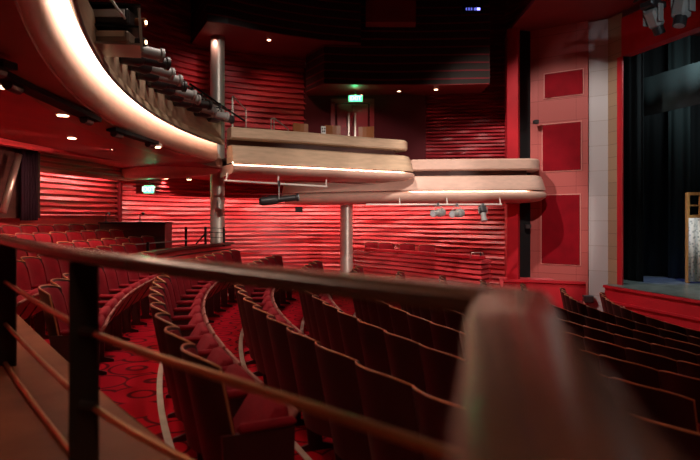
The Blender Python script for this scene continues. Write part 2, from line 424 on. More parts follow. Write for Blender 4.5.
struct(MB().sweep(bal, [(-.12, E+1.55), (-.12, E+1.4), (-3.6, E+1.7), (-3.6, E+1.8)]).build('floor_balcony', 'dark_board'))
struct(MB().tube([P(219, 162, 13.25), P(214, 162.5, 13.35), P(203, 163.5, 13.6), P(175, 166, 14.0), P(140, 169, 15.2), P(112, 171, 16.6)], [.1, .24, .28, .29, .27, .2], 20).build('soffit_bulge', 'plaster', smooth=50))
def boxpath(pts, r, back_dir, n=8):
    # straight run then a quarter turn at its end towards the wall
    pts = [Vector(p) for p in pts]; t = (pts[-1]-pts[-2]).normalized(); nl = Vector((-t.y, t.x))
    c = pts[-1]-t*r+nl*r; out = pts[:-1]+[pts[-1]-t*r]
    for i in range(1, n+1):
        a = math.pi/2*i/n; out.append(c - nl*math.cos(a)*r + t*math.sin(a)*r)
    out.append(out[-1]+nl*back_dir)
    return out
def side_box(name, pts, zt, zr1, zr0, zg, zb, r, back, g0=0, mm='veneer'):
    path = [tuple(p) for p in boxpath(pts, r, back)]
    o = struct(MB().sweep(path, [(-.3, E+zt), (-.01, E+zt+.01), (.03, E+zt-.03), (.03, E+zr1+.03), (0, E+zr1), (-.3, E+zr1)]).build(name, mm, smooth=35))
    MB().sweep(path, [(-.28, E+zr1+.01), (-.28, E+zr0-.01), (-.34, E+zr0-.01), (-.34, E+zr1+.01)]).build('groove', 'dark_board', o)  # dark material puts the shade of the recess into its colour
    MB().sweep(path, [(-.32, E+zr0), (.0, E+zr0), (.07, E+zr0-.03), (.11, E+zr0-.12), (.16, E+zg+.09), (.175, E+zg+.04), (.17, E+zg+.01), (.16, E+zg+.01), (.15, E+zg+.03), (-.32, E+zg+.03)]).build('fascia', mm, o, smooth=35)
    d = zg-zb
    MB().sweep(path, [(.0, E+zg+.0), (.09, E+zg-.005), (.16, E+zg-.03), (.2, E+zg-d*.25), (.2, E+zg-d*.45), (.15, E+zg-d*.7), (.05, E+zg-d*.9), (-.12, E+zb), (-.8, E+zb-.03), (-.8, E+zg)]).build('underside', 'plaster', o, smooth=50)
    g = path[g0:len(pts)]
    MB().sweep(g, [(.1, E+zg+.03), (.145, E+zg+.03), (.145, E+zg+.018), (.1, E+zg+.018)]).build('cove_light', 'box_light', o)
    return o
x0 = PX(231, 12.55, 0)
p1 = [(x0.x, x0.y)] + [tuple(PX(px, D, 0)[:2]) for px, D in ((270, 12.95), (310, 13.4), (350, 13.95), (385, 14.45), (411, 14.8))]
side_box('balcony_box', p1, 1.9, 1.67, 1.53, 1.13, .92, .3, 1.6, 0, 'veneer')
p2 = [tuple(PX(px, D, 0)[:2]) for px, D in ((286, 16.9), (330, 16.1), (370, 15.55), (410, 15.2), (450, 15.05), (500, 14.95), (541, 14.85))]
side_box('balcony_box', p2, 1.47, 1.20, 1.06, .68, .40, .35, 1.0, 3, 'plaster')
fb = [Vector(p) for p in p1]
struct(MB().prism([tuple(v+Vector((-.02, .15))) for v in fb]+[(1.3, 16.9), (-1.5, 17.5), (-4, 16)], E+1.25, E+1.33).build('floor_box', 'dark_board'))
struct(MB().prism([tuple(v) for v in (Vector(p)+Vector((-.05, .2)) for p in p2[:-1])]+[(4.3, 15.6), (4.2, 16.2), (1.4, 18.3)], E+.75, E+.85).build('floor_box', 'dark_board'))
# thin dark cable rail with its brackets along the lit fascia
cr = tag(MB().tube([(x, y, E+1.51) for x, y in [ring(15.875, 45-55*i/90, None, *B0) for i in range(91)]], .019, 6).build('cable_rail', 'cable', smooth=True), 'thin dark rail curving along the glowing balcony fascia', 'rail')
for (xa, xb, y, D) in ((56, 79, 38, 5.6), (93, 111, 83, 7.3), (134, 149, 112, 9.5), (176, 187, 131.5, 11.2)):
    MB().tube([P(xa, y, D), P(xb, y+1, D)], .006, 5).build('bracket', 'lamp_grey', cr)
# loose cables hanging over the balcony front
for i, (px, py, D) in enumerate(((84, 52, 6.3), (108, 80, 7.6), (146, 96, 9.3))):
    o = MB().tube([P(px-4, py-14, D), P(px-2, py, D-.1), P(px-1, py+9, D-.12), P(px+2, py+12, D-.12), P(px+4, py+4, D-.1), P(px+2, py-10, D)], .006, 5).build('loose_cable', 'cable', smooth=True)
    tag(o, 'thin black cable looping over the balcony front ' + ('below the projector rack', 'below the first spotlights', 'below the middle spotlights')[i], 'cable', 'loose cables on the balcony front')

# ------------------------------------------------------------------ upper gallery
def gal(pts, z0, z1, name, end_back):
    mbp = [tuple(PX(px, D, 0)[:2]) for px, D in pts]
    poly = mbp + end_back
    struct(MB().prism(poly, E+z0+.02, E+z1).build(name, 'slat_face'))
    struct(MB().prism(poly, E+z0, E+z0+.02).build(name+'_soffit', 'upper_soffit'))
gal([(190, 15.4), (207, 13.5), (228, 13.7), (250, 14.05), (285, 14.5), (320, 14.9), (361, 15.2)], 4.42, 7.6, 'wall_gallery', [(.3, 17.2), (-1.3, 17.0), (-2.7, 16.5), (-4.0, 15.6)])
gal([(306, 16.3), (324, 15.3), (370, 15.4), (410, 15.42), (450, 15.4), (490, 15.3)], 3.42, 7.4, 'wall_gallery_box', [(3.6, 16.6), (2.0, 17.2), (-1.2, 17.3)])
struct(MB().prism([tuple(PX(366, 15.0, 0)[:2]), tuple(PX(416, 15.0, 0)[:2]), (1.7, 15.6), (.4, 15.6)], E+4.9, E+7).build('wall_gallery_panel', 'upper_soffit'))
# blue display on the gallery face
t = thing('scoreboard_display', 'small blue lit caption display high on dark gallery face', 'display', PX(472, 15.3, 5.3))
MB().box(PX(472, 15.34, 5.33), (.5, .06, .16)).build('housing', 'black_metal', t)
for px, wd, mm in ((466.5, .03, 'led_dim'), (469, .035, 'led_dim'), (471.5, .035, 'led_dim'), (475, .05, 'led_dim'), (478.5, .08, 'led_blue')):
    MB().box(PX(px, 15.3, 5.33), (wd, .02, .06)).build('lit_digit', mm, t)

# ------------------------------------------------------------------ columns
def column(px, D, r, z0, z1, name='column'):
    c = PX(px, D, 0)
    o = struct(MB().tube([(c.x, c.y, E+z0), (c.x, c.y, E+z1)], r, 28).build(name, 'steel', smooth=40))
    MB().tube([(c.x, c.y, E+z0), (c.x, c.y, E+z0+.12)], r+.02, 28).build('collar', 'steel', o, smooth=40)
    return o
column(217.5, 14.7, .175, -2.0, 4.45)
c2 = column(346.5, 18.0, .19, -2.3, .9)

# ------------------------------------------------------------------ downlights
LAMPS = []
def downlight(px, py, D, label, r=.06, m='lamp_warm', grp='ceiling downlights under the balcony'):
    p = P(px, py, D*(.965 if py > 60 and D < 12 else .985 if py > 95 else 1))
    t = thing('downlight', label, 'ceiling light', p, group=grp)
    MB().tube([p+Vector((0, 0, .0)), p+Vector((0, 0, .05))], r+.02, 16).build('trim_ring', 'white_pipe', t)
    MB().tube([p+Vector((0, 0, -.012)), p+Vector((0, 0, .01))], r, 16).build('lamp', m, t)
    LAMPS.append(p)
for px, py, D, s in ((5, 87, 5.5, 'beside the dark ceiling slot at the picture edge'), (63, 115, 6.9, 'between the long ceiling slot and the glowing fascia'),
                     (72, 138, 9.6, 'above the left striped wall'), (120, 137, 9.0, 'just behind the short ceiling slot'), (115, 149, 11.1, 'above the middle of the rear wall'),
                     (157, 147, 10.0, 'closest to the tan ring of the balcony'), (166, 178.5, 17.5, 'right of the green exit sign over the rear wall'), (189, 179.5, 17.4, 'farthest back, left of the tall column')):
    downlight(px, py, D, 'small round warm ceiling light '+s)
for px, py, D, s in ((325, 84.5, 15.6, 'at the corner of the gallery box soffit'), (363, 88, 15.9, 'right beside the green exit sign'), (399, 91, 16.2, 'on the dim middle of the box soffit'), (436, 89.5, 15.9, 'below the right half of the gallery box'),
                     (269, 40, 14.9, 'on the curved upper gallery soffit'), (213, 34, 14.5, 'beside the top of the tall steel column')):
    downlight(px, py, D, 'small round warm light '+s, .045, grp='upper gallery downlights')
# dark slots in the soffit with a lamp in each
def slot(a, b2, wd, label, n=2):
    t = thing('ceiling_slot', label, 'lighting slot', (a+b2)/2, group='dark lighting slots in the soffit')
    d = b2-a; M = aim(d); MB().box((a+b2)/2, (d.length, wd, .05), M).build('track_housing', 'void', t)
    for k in range(n):
        c = a+d*(.12+.76*k/max(1, n-1))-Vector((0, 0, .05))
        MB().tube([c-d.normalized()*.1, c+d.normalized()*.1], .045, 10).build('track_lamp', 'lamp_black', t)
slot(P(-4, 73, 4.6), P(95, 120, 6.85), .15, 'long dark lighting slot cut in the red soffit')
slot(P(111, 129, 7.7), P(155, 143, 9.1), .13, 'short dark lighting slot beside the green glow on soffit')
slot(P(-8, 62, 4.1), P(7, 67, 4.3), .15, 'dark slot end at the picture edge above the long slot', 1)

# ------------------------------------------------------------------ theatre lamps
def lantern(p, d, L, r, label, group, body='lamp_black', front='lamp_grey', hang=.25, name='stage_spotlight', cat='spotlight'):
    p = Vector(p); d = Vector(d).normalized(); M = aim(d)
    t = thing(name, label, cat, p, group=group)
    MB().tube([p-d*L*.5, p-d*L*.44, p-d*L*.1, p-d*L*.02], [r*.7, r*1.15, r*1.2, r*.9], 14).build('lamp_housing', body, t, smooth=35)
    MB().tube([p-d*L*.02, p+d*L*.42, p+d*L*.44, p+d*L*.5], [r*.8, r*.8, r, r], 14).build('lens_tube', front, t, smooth=35)
    MB().tube([p+d*L*.5, p+d*L*.51], [r*.85, r*.85], 14).build('lens', 'lens', t)
    y = Vector((M[0][1], M[1][1], M[2][1])); up = Vector((0, 0, 1))
    MB().tube([p+y*r*1.3, p+y*r*1.3+up*hang*.6, p+up*hang*.75, p-y*r*1.3+up*hang*.6, p-y*r*1.3], .012, 6).build('yoke', 'lamp_grey', t)
    MB().box(p+up*hang*.88, (.05, .05, hang*.35)).build('clamp', 'lamp_black', t)
    return t
# parapet lighting bar
barpts = [ring(15.72, 10.4-20*i/40, E+2.2, *B0) for i in range(41)]
lb = thing('lighting_bar', 'curved lighting bar carrying spotlights along the balcony front', 'lighting bar', barpts[0])
MB().tube(barpts, .024, 8).build('pipe', 'black_metal', lb, smooth=True)
for i in range(2, 41, 6):
    a = Vector(barpts[i]); c = Vector((B0[0], B0[1], a.z)); o = (a-c).normalized()
    MB().tube([a, a+o*.3, a+o*.3-Vector((0, 0, .35))], .018, 6).build('bracket', 'black_metal', lb)
ordn = ['first', 'second', 'third', 'fourth', 'fifth', 'sixth', 'seventh', 'eighth', 'ninth', 'tenth', 'eleventh', 'twelfth', 'thirteenth', 'fourteenth', 'fifteenth', 'sixteenth', 'seventeenth', 'eighteenth', 'nineteenth', 'twentieth', 'twenty-first', 'twenty-second', 'twenty-third', 'twenty-fourth', 'twenty-fifth', 'twenty-sixth']
angs = [9.6, 8.0, 6.4, 4.8, 3.1, 1.4, -.4, -2.2, -4.1, -6.1, -8.0]
for i, a in enumerate(angs):
    p = Vector(ring(15.7, a, E+1.96, *B0)); d = Vector((.75, .62, -.06+.06*math.sin(i*2.1)))
    lab = 'black theatre spotlight with pale barrel, %s from the projector rack on balcony bar' % ordn[i]
    if i == len(angs)-1: lab = 'last spotlight on the balcony bar, closest to the steel column'
    lantern(p, d, .62+.08*math.sin(i*3), .085, lab, 'spotlights on the balcony bar', body='lamp_black', front='lamp_grey' if i % 3 != 1 else 'lamp_black')
# projector rack
pr_ = thing('projector_rack', 'steel rack holding two stacked projectors on the balcony front', 'rack', P(105, 50, 6.1))
for y in (12, 33, 50):
    a, b2 = P(76, y-2, 6.1), P(141, y+1, 6.3)
    d = b2-a
    MB().box((a+b2)/2, (d.length, .5, .022), aim(d)).build('shelf', 'brushed' if y > 40 else 'black_metal', pr_)
for px in (78, 139):
    for D in (5.95, 6.45): MB().tube([P(px, 8, D), P(px+3, 52, D)], .014, 6).build('upright', 'brushed', pr_)
for j, (y0, y1, lab, m_) in enumerate(((14, 31, 'upper dark projector standing in the balcony rack', 'lamp_black'), (36, 48.5, 'lower beige projector standing in the balcony rack', 'projector_grey'))):
    z0, z1 = P(100, y1, 6.2).z, P(100, y0, 6.2).z; a = P(80, 20, 6.2); b2 = P(136, 20, 6.2)
    t = thing('projector', lab, 'projector', ((a.x+b2.x)/2, 6.2, z0), group='projectors in the balcony rack')
    MB().box(((a.x+b2.x)/2, 6.2, (z0+z1)/2), (b2.x-a.x, .42, (z1-z0)*.96), bev=.02).build('body', m_, t)
    MB().box((b2.x-.2, 5.975, (z0+z1)/2+.02), (.33, .02, (z1-z0)*.42)).build('front_panel', 'white_sign' if j == 0 else 'brushed', t)
    MB().tube([(b2.x, 6.2, (z0+z1)/2), (b2.x+.1, 6.2, (z0+z1)/2)], .045, 14).build('lens_tube', 'chair_wood' if j == 0 else 'lamp_black', t)
    MB().tube([(b2.x+.1, 6.2, (z0+z1)/2), (b2.x+.11, 6.2, (z0+z1)/2)], .02, 12).build('lens', 'lamp_warm', t)
o = MB().tube([P(106, -6, 6.0), P(113, 2, 5.9), P(117, 8, 5.9), P(124, 17, 5.9), P(126, 20, 6.1)], .014, 6).build('power_cable', 'white_pipe', smooth=True)
tag(o, 'pale power cable dropping onto the top of the projector rack', 'cable')
# white pipes under the side boxes
def pipe(pts, label, ticks):
    t = thing('lighting_pipe', label, 'lighting pipe', pts[0], group='white pipes under the side boxes')
    MB().tube(pts, .022, 8).build('pipe', 'white_pipe', t)
    for k in ticks:
        p = pts[0].lerp(pts[-1], k); MB().tube([p, p+Vector((0, .1, .16))], .016, 6).build('hanger', 'white_pipe', t)
pipe([P(224, 180.5, 12.3), P(327, 186.5, 13.5)], 'long white lighting pipe below the first side box', (.02, .5, .99))
pipe([P(366, 204.5, 14.8), P(502, 204.5, 14.7)], 'long white lighting pipe below the side box nearest the stage', (.25, .6, .99))
lantern(P(279, 199.5, 12.9), (1, .1, .12), .85, .085, 'long black spotlight hanging alone from first white pipe', None, front='lamp_black', hang=.38)
lantern(P(438, 213, 14.6), (-.7, -.7, -.1), .42, .09, 'grey spotlight hanging at the far left of second white pipe', 'spotlights under the second box', body='lamp_grey', front='lamp_grey', hang=.24)
lantern(P(457, 213.5, 14.6), (-.7, -.7, -.1), .42, .09, 'grey spotlight hanging in the middle of second white pipe', 'spotlights under the second box', body='lamp_grey', front='lamp_grey', hang=.24)
lantern(P(483, 213.5, 14.6), (.1, -.4, -1), .4, .085, 'black spotlight pointing down at the right end of second pipe', 'spotlights under the second box', hang=.24)
# moving heads above the stage
def moving_head(p, s, tilt, label):
    p = Vector(p); t = thing('moving_head_light', label, 'stage light', p, group='moving lights above the stage')
    M = RZ(.4) @ RY(tilt)
    MB().box(p+Vector((0, 0, .17*s)), (.34*s, .3*s, .12*s), RZ(.4), bev=.02).build('base', 'lamp_black', t)
    MB().box(p+Vector((-.04*s, -.153*s, .17*s)), (.2*s, .012, .035*s), RZ(.4)).build('label_plate', 'lens', t)
    for sg in (-1, 1):
        MB().box(p+RZ(.4) @ Vector((0, sg*.16*s, 0)), (.12*s, .035*s, .32*s), RZ(.4), bev=.01).build('yoke_arm', 'lamp_grey', t)
    MB().box(p+M @ Vector((0, 0, -.06*s)), (.2*s, .25*s, .34*s), M, bev=.04).build('head', 'lamp_grey', t)
    MB().tube([p+M @ Vector((0, 0, -.22*s)), p+M @ Vector((0, 0, -.36*s))], .1*s, 14).build('barrel', 'lamp_black', t)
    MB().tube([p+M @ Vector((0, 0, -.362*s)), p+M @ Vector((0, 0, -.366*s))], .08*s, 14).build('lens', 'lens', t)
moving_head(P(653, 15, 10.2), .95, -.5, 'moving head stage light hanging lowest against the red header')
moving_head(P(683, 4, 9.8), 1.05, .25, 'moving head stage light cut by the top picture edge')
tr = thing('lighting_truss', 'black lighting truss carrying the moving lights above the stage', 'truss', P(690, -15, 10))
for dz in (0, .3):
    MB().tube([P(634, 2, 10.6)+Vector((0, 0, dz)), P(640, -4, 10.3)+Vector((.1, 0, dz)), P(760, -24, 9)+Vector((0, 0, dz))], .022, 8).build('chord', 'black_metal', tr)
for k in range(8):
    a = P(640, -4, 10.3).lerp(P(760, -24, 9), k/8); b2 = P(640, -4, 10.3).lerp(P(760, -24, 9), (k+1)/8)
    MB().tube([a, b2+Vector((0, 0, .3))], .012, 6).build('brace', 'black_metal', tr)

# ------------------------------------------------------------------ signs, doors and small upper-level things
def exit_sign(p, wd, ht, ang, label):
    t = thing('exit_sign', label, 'exit sign', p); M = RZ(ang)
    MB().box(p, (wd+.04, .07, ht+.04), M, bev=.008).build('housing', 'brushed', t)
    MB().box(p+M @ Vector((0, -.04, 0)), (wd, .012, ht), M).build('lit_panel', 'sign_green', t)
    c = bpy.data.curves.new('lettering', 'FONT'); c.body = 'EXIT'; c.align_x = 'CENTER'; c.align_y = 'CENTER'; c.size = ht*.95; c.extrude = .004
    c.materials.append(MATS['sign_white'])
    o = bpy.data.objects.new('lettering', c); me = bpy.data.meshes.new_from_object(o); bpy.data.objects.remove(o)
    o = bpy.data.objects.new('lettering', me); COL.objects.link(o); o.parent = t
    o.location = M @ Vector((0, -.052, 0)); o.rotation_euler = (math.pi/2, 0, ang)
    MB().tube([p+Vector((0, 0, ht/2)), p+Vector((0, 0, ht/2+.12))], .01, 6).build('hanger', 'black_metal', t)
exit_sign(P(355.5, 98.8, 15.9), .36, .16, 0, 'green lit exit sign hanging over the upper double doors')
exit_sign(P(149.5, 189.5, 15.6), .27, .19, -.15, 'green lit exit sign below the soffit at the rear wall')
# doors
dd = PX(352, 16.75, 0)
for i, (xa, xb) in enumerate(((337, 351.8), (352.2, 368))):
    a, b2 = PX(xa, 16.8, 0), PX(xb, 16.78, 0)
    o = struct(MB().box(((a.x+b2.x)/2, 16.72, E+2.2), (b2.x-a.x, .06, 1.95), bev=.01).build('door_%d' % (i+1), 'door_red'))
    hx = PX(348.8 if i == 0 else 355.2, 16.6, 0).x
    MB().box((hx, 16.6, E+2.56), (.055, .04, .7), bev=.01).build('door_handle', 'brushed', o)
    for dz in (-.25, .25): MB().box((hx, 16.65, E+2.56+dz), (.03, .08, .03)).build('handle_fixing', 'brushed', o)
fo = MB(); a, b2 = PX(333, 16.75, 0), PX(372, 16.7, 0)
fo.box((a.x, 16.7, E+2.2), (.12, .12, 2.1)); fo.box((b2.x, 16.7, E+2.2), (.12, .12, 2.1)); fo.box(((a.x+b2.x)/2, 16.7, E+3.25), (b2.x-a.x+.12, .12, .12))
struct(fo.build('trim_31', 'door_red'))
# wooden chairs behind the first side box
for px, D, rz, s in ((304, 14.6, .5, 'farthest from the red double doors'), (335, 14.9, .3, 'left of the red double doors'), (364, 15.1, -.3, 'right of the red double doors')):
    p = PX(px, D, 1.33)
    t = thing('wooden_chair', 'brown wooden chair back showing above the side box, '+s, 'chair', p, (0, 0, rz), 'wooden chairs in the side box', local=True)
    MB().box((0, 0, .45), (.42, .42, .04), bev=.01).build('seat', 'chair_wood', t)
    MB().sweep([(-.2, .19), (-.1, .215), (0, .225), (.1, .215), (.2, .19)][::-1], [(0, .66), (.025, .66), (.025, .99), (0, 1.0)]).build('backrest', 'chair_wood', t)
    for sx in (-1, 1):
        MB().box((sx*.18, -.18, .22), (.035, .035, .43)).build('leg', 'chair_wood', t)
        MB().tube([(sx*.18, .19, 0), (sx*.18, .19, .45), (sx*.19, .21, .8)], .02, 6).build('leg', 'chair_wood', t)
p = P(323.5, 130.5, 14.4)
t = thing('notice_card', 'small black and white notice standing on the side box ledge', 'sign', p)
MB().box(p, (.11, .02, .2)).build('card', 'white_sign', t)
for dx, dz in ((-.025, .045), (.03, .045), (-.02, -.02), (.025, -.02)): MB().box(p+Vector((dx, -.012, dz)), (.035, .004, .04)).build('printed_mark', 'cable', t)
MB().box(p-Vector((0, -.03, .19)), (.06, .08, .2)).build('stand', 'lamp_black', t)
# steel hand rails on the upper level
def hrail(pts, label, r=.016, grp=None, name='hand_rail', m='brushed', z0=1.5):
    t = thing(name, label, 'hand rail', pts[0], group=grp)
    MB().tube(pts, r, 8).build('rail', m, t)
    for q in pts: MB().tube([q, (q.x, q.y, E+z0)], r*.9, 6).build('post', m, t)
hrail([P(232, 97, 14), P(233, 96, 14.1), P(246, 110, 13.6)], 'steel hand rail just right of the tall column', grp='upper level hand rails')
hrail([P(271, 119, 14.2), P(274, 118, 14.2), P(288, 129, 13.9)], 'steel hand rail on the upper level left of the wooden chairs', grp='upper level hand rails')
# raking parapet rail on the balcony
o = MB().tube([P(190, 84, 12.4), P(208, 96, 12.9), P(228, 110, 13.4), P(245, 121, 13.6)], .022, 8).build('balcony_hand_rail', 'black_metal', smooth=True)
tag(o, 'dark sloping hand rail along the balcony edge beside the column', 'hand rail')

# ------------------------------------------------------------------ left corner: dark alcove
def at_ring(px, R):   # point on ring R seen in column px
    k = (px-350)/F; A = 1+k*k; Bq = 2*(k*CX*-1 - CY); C_ = CX*CX+CY*CY-R*R
    # (kD-CX)^2+(D-CY)^2=R^2
    D = (-Bq+math.sqrt(Bq*Bq-4*A*C_))/(2*A); return Vector((k*D, D, 0))
al = [tuple(at_ring(-60+98*i/20, 19.95)[:2]) for i in range(21)]
a_ = struct(MB().sweep(al, [(.0, E-.0), (.05, E-.0), (.05, E+1.35), (.0, E+1.35)]).build('wall_alcove', 'dark_board'))
cl = MB(); cp = []
for i in range(33):
    px = 20+18*i/32; q = at_ring(px, 19.8+.05*math.sin(i*1.3)); cp.append((q.x, q.y))
cl.sweep(cp, [(0, E-.05), (.02, E-.05), (.02, E+1.42), (0, E+1.42)])
tag(cl.build('curtain', 'drape_purple', smooth=True), 'dark purple curtain hanging at the edge of the striped rear wall', 'curtain')
q0_, q1_ = at_ring(3, 19.6), at_ring(19, 19.6)
tag(MB().tube([(q0_.x, q0_.y, E+.1), (q1_.x, q1_.y, E+1.2)], .06, 14).build('rolled_screen', 'brushed', smooth=True), 'thick pale roll leaning in the dark corner of the rear wall', 'roll')
struct(MB().sweep(arc(20.15, 30, -16, 50), [(0, E-1.2), (0, E+.06), (.05, E+.08), (.1, E+.06), (.06, E-.02), (.06, E-1.2)]).build('wall_ledge', 'red_board'))

# ------------------------------------------------------------------ dark stair wall, curved parapet, railings
A, B_, C_ = PX(100, 14.0, 0), PX(165, 14.3, 0), PX(172, 15.2, 0)
D_ = PX(110, 15.6, 0)
struct(MB().prism([(A.x, A.y), (B_.x, B_.y), (C_.x, C_.y), (D_.x, D_.y)], E-1.6, E-.13).build('wall_stair', 'dark_board'))
struct(MB().prism([(A.x-.03, A.y-.03), (B_.x+.03, B_.y-.03), (C_.x+.03, C_.y), (D_.x, D_.y)], E-.13, E-.1).build('trim_32', 'void'))
par = arc(16.72, .5, -15.5, 40)
po = board_wall('wall_parapet', par, -1.55, -.62, h=.1, seed=9, amp=.03)
MB().sweep(par, [(-.12, E-.62), (.06, E-.62), (.06, E-.575), (-.12, E-.575)]).sweep(par, [(-.1, E-1.5), (-.02, E-1.5), (-.02, E-.62), (-.1, E-.62)]).build('capping', 'dark_board', po)
# black posts by the column
t = thing('stair_railing', 'black post and rail guard around the tall steel column', 'railing', PX(205, 14.5, -.7))
pts = [P(186, 227, 14.1), P(205.5, 227, 14.0), P(224, 227.5, 13.9)]
for q in pts: MB().box((q.x, q.y, q.z-.24), (.05, .04, .5)).build('post', 'black_metal', t)
for z in (.02, .12, .24): MB().tube([pts[1]-Vector((0, 0, z)), pts[2]-Vector((0, 0, z))], .008, 6).build('rail', 'black_metal', t)
MB().tube([P(206, 233, 14.0), P(196, 244, 14.0)], .02, 6).build('brace', 'black_metal', t)
t = thing('stair_railing', 'low black rail in front of the dark stair wall', 'railing', PX(160, 12, -.8))
pts = [P(128, 245, 11.8), P(148, 243.5, 12), P(172, 241.5, 12.2), P(188, 240, 12.4)]
MB().tube(pts, .012, 6).build('rail', 'lamp_grey', t)
for q in pts[:2]: MB().box((q.x, q.y, q.z-.2), (.05, .05, .46)).build('post', 'black_metal', t)
# small lamps standing on the stair wall
for px, s in ((106, 'left end'), (140, 'middle')):
    p = P(px, 219.5, 14.9)
    t = thing('desk_lamp', 'tiny black lamp on the %s of the dark stair wall' % s, 'lamp', p, group='lamps on the stair wall')
    MB().tube([p-Vector((0, 0, .06)), p-Vector((0, 0, .05))], .05, 10).build('base', 'black_metal', t)
    MB().tube([p-Vector((0, 0, .06)), p+Vector((0, 0, .12)), p+Vector((.06, 0, .17))], .012, 6).build('stem', 'black_metal', t)
    MB().tube([p+Vector((.05, 0, .17)), p+Vector((.1, 0, .13))], [.02, .04], 8).build('shade', 'black_metal', t)

# red parapet box in front of the far wall
bx = [PX(350, 19.2, 0), PX(400, 17.3, 0), PX(440, 15.9, 0), PX(481, 14.6, 0)]
fo = board_wall('wall_low', [tuple(v[:2]) for v in bx]+[(bx[-1].x+.35, bx[-1].y+.6)], -2.0, -1.0, h=.125, seed=11, amp=.05)
MB().sweep([tuple(v[:2]) for v in bx], [(-.14, E-1.0), (.07, E-1.0), (.07, E-.93), (-.14, E-.93)]).build('capping', 'red_paint', fo)
struct(MB().prism([(v.x, v.y+.25) for v in bx]+[(3.4, 16.6), (2.2, 18.2), (.3, 20.4), (-.1, 20.4)], E-2.2, E-1.68).build('floor_raised', 'carpet'))
p = P(478.5, 255, 14.7)
t = thing('hand_rail', 'small steel rail end on the red parapet by the portal', 'hand rail', p)
MB().tube([p+Vector((-.2, 0, -.08)), p+Vector((-.16, 0, .06)), p+Vector((.1, 0, .06)), p+Vector((.13, 0, -.1))], .012, 6).build('rail', 'brushed', t, smooth=True)
MB().tube([p+Vector((.05, 0, .06)), p+Vector((.05, 0, -.1))], .02, 6).build('fixing', 'lamp_black', t)
# small boxes on the walls
for (px, py, D, s, lab, nm) in ((299, 209.5, 19.6, .24, 'small black loudspeaker fixed on the striped far wall', 'wall_speaker'), (528, 226.5, 15.6, .14, 'small black loudspeaker beside the lowest red wall panel', 'wall_speaker'),
                                (536, 122, 15.55, .13, 'small black loudspeaker beside the middle red wall panel', 'wall_speaker'), (588, 299, 14.3, .22, 'black floor box at the foot of the grey pillar', 'floor_box_unit')):
    p = P(px, py, D); t = thing(nm, lab, 'speaker' if 'speaker' in nm else 'box', p)
    MB().box(p, (s, s*.7, s*.8), bev=.01).build('cabinet', 'lamp_black', t)
    MB().box(p-Vector((0, s*.36, 0)), (s*.8, .01, s*.6)).build('grille', 'cable', t)
    MB().box(p+Vector((0, s*.5, 0)), (.04, s*.4, .04)).build('bracket', 'lamp_black', t)
# tall slim things in the dark recess
p = P(522, 258, 15.9)
t = thing('wall_phone', 'slim black wall unit in the dark recess by the red portal', 'wall unit', p)
MB().box(p, (.1, .08, .3), bev=.01).build('body', 'lamp_black', t); MB().box(p-Vector((0, .045, -.05)), (.05, .01, .05)).build('face', 'lamp_grey', t)

# ------------------------------------------------------------------ stage dressing
def drape(a, b2, z0, z1, name, m, label, amp=.06, wl=.28, group=None):
    d = b2-a; L = d.length; n = max(8, int(L/wl*6)); nn = Vector((-d.y, d.x, 0)).normalized()
    path = [tuple((a+d*(i/n)+nn*amp*math.sin(2*math.pi*i*L/n/wl+.8*math.sin(i*.31)))[:2]) for i in range(n+1)]
    return tag(MB().sweep(path, [(0, E+z0), (.015, E+z0), (.015, E+z1), (0, E+z1)]).build(name, m, smooth=True), label, 'curtain', group)
drape(onq(619, 1.0), onq(643, 1.0), -1.6, 5.2, 'leg_curtain', 'drape_black', 'tall black side curtain just inside the stage opening', .05, .25)
drape(onq(636, 1.4), onq(760, 1.4), 2.62, 3.6, 'border_curtain', 'drape_teal', 'wide grey-green border cloth hanging across top of the stage', .015, .6)
drape(PX(600, 17.0, 0), PX(690, 16.2, 0), -1.6, 5.5, 'back_curtain', 'drape_black', 'black back curtain behind the wooden window frame', .05, .3)
drape(PX(685, 16.3, 0), PX(830, 15.5, 0), -1.6, 5.5, 'back_curtain', 'drape_black', 'black back curtain at the right picture edge', .05, .3)
drape(PX(668, 16.0, 0), PX(691, 15.6, 0), -1.6, 5.5, 'masking_curtain', 'drape_teal', 'dark green masking curtain left of the wooden window frame', .05, .3)
wf = thing('stage_window', 'pine framed window standing on the stage above lace curtain', 'window frame', PX(700, 14.8, -1.6))
X0, X1, Y = PX(686.3, 14.8, 0).x, PX(722, 14.8, 0).x, 14.8
for x in (X0, X1): MB().box((x+.03, Y, E-.49), (.07, .09, 2.22), bev=.006).build('stile', 'pine', wf)
for z in (.6, .04): MB().box(((X0+X1)/2+.03, Y, E+z), (X1-X0, .08, .07)).build('rail', 'pine', wf)
MB().box(((X0+X1)/2+.03, Y, E+.31), (X1-X0, .05, .035)).box((X0+.33, Y, E+.31), (.035, .05, .5)).box((X0+.6, Y, E+.31), (.035, .05, .5)).build('muntin', 'pine', wf)
drape(Vector((X0+.0, Y-.1, 0)), Vector((X1, Y-.1, 0)), -1.56, .0, 'lace_curtain', 'lace', 'white lace curtain hanging below the pine window on stage', .03, .17)

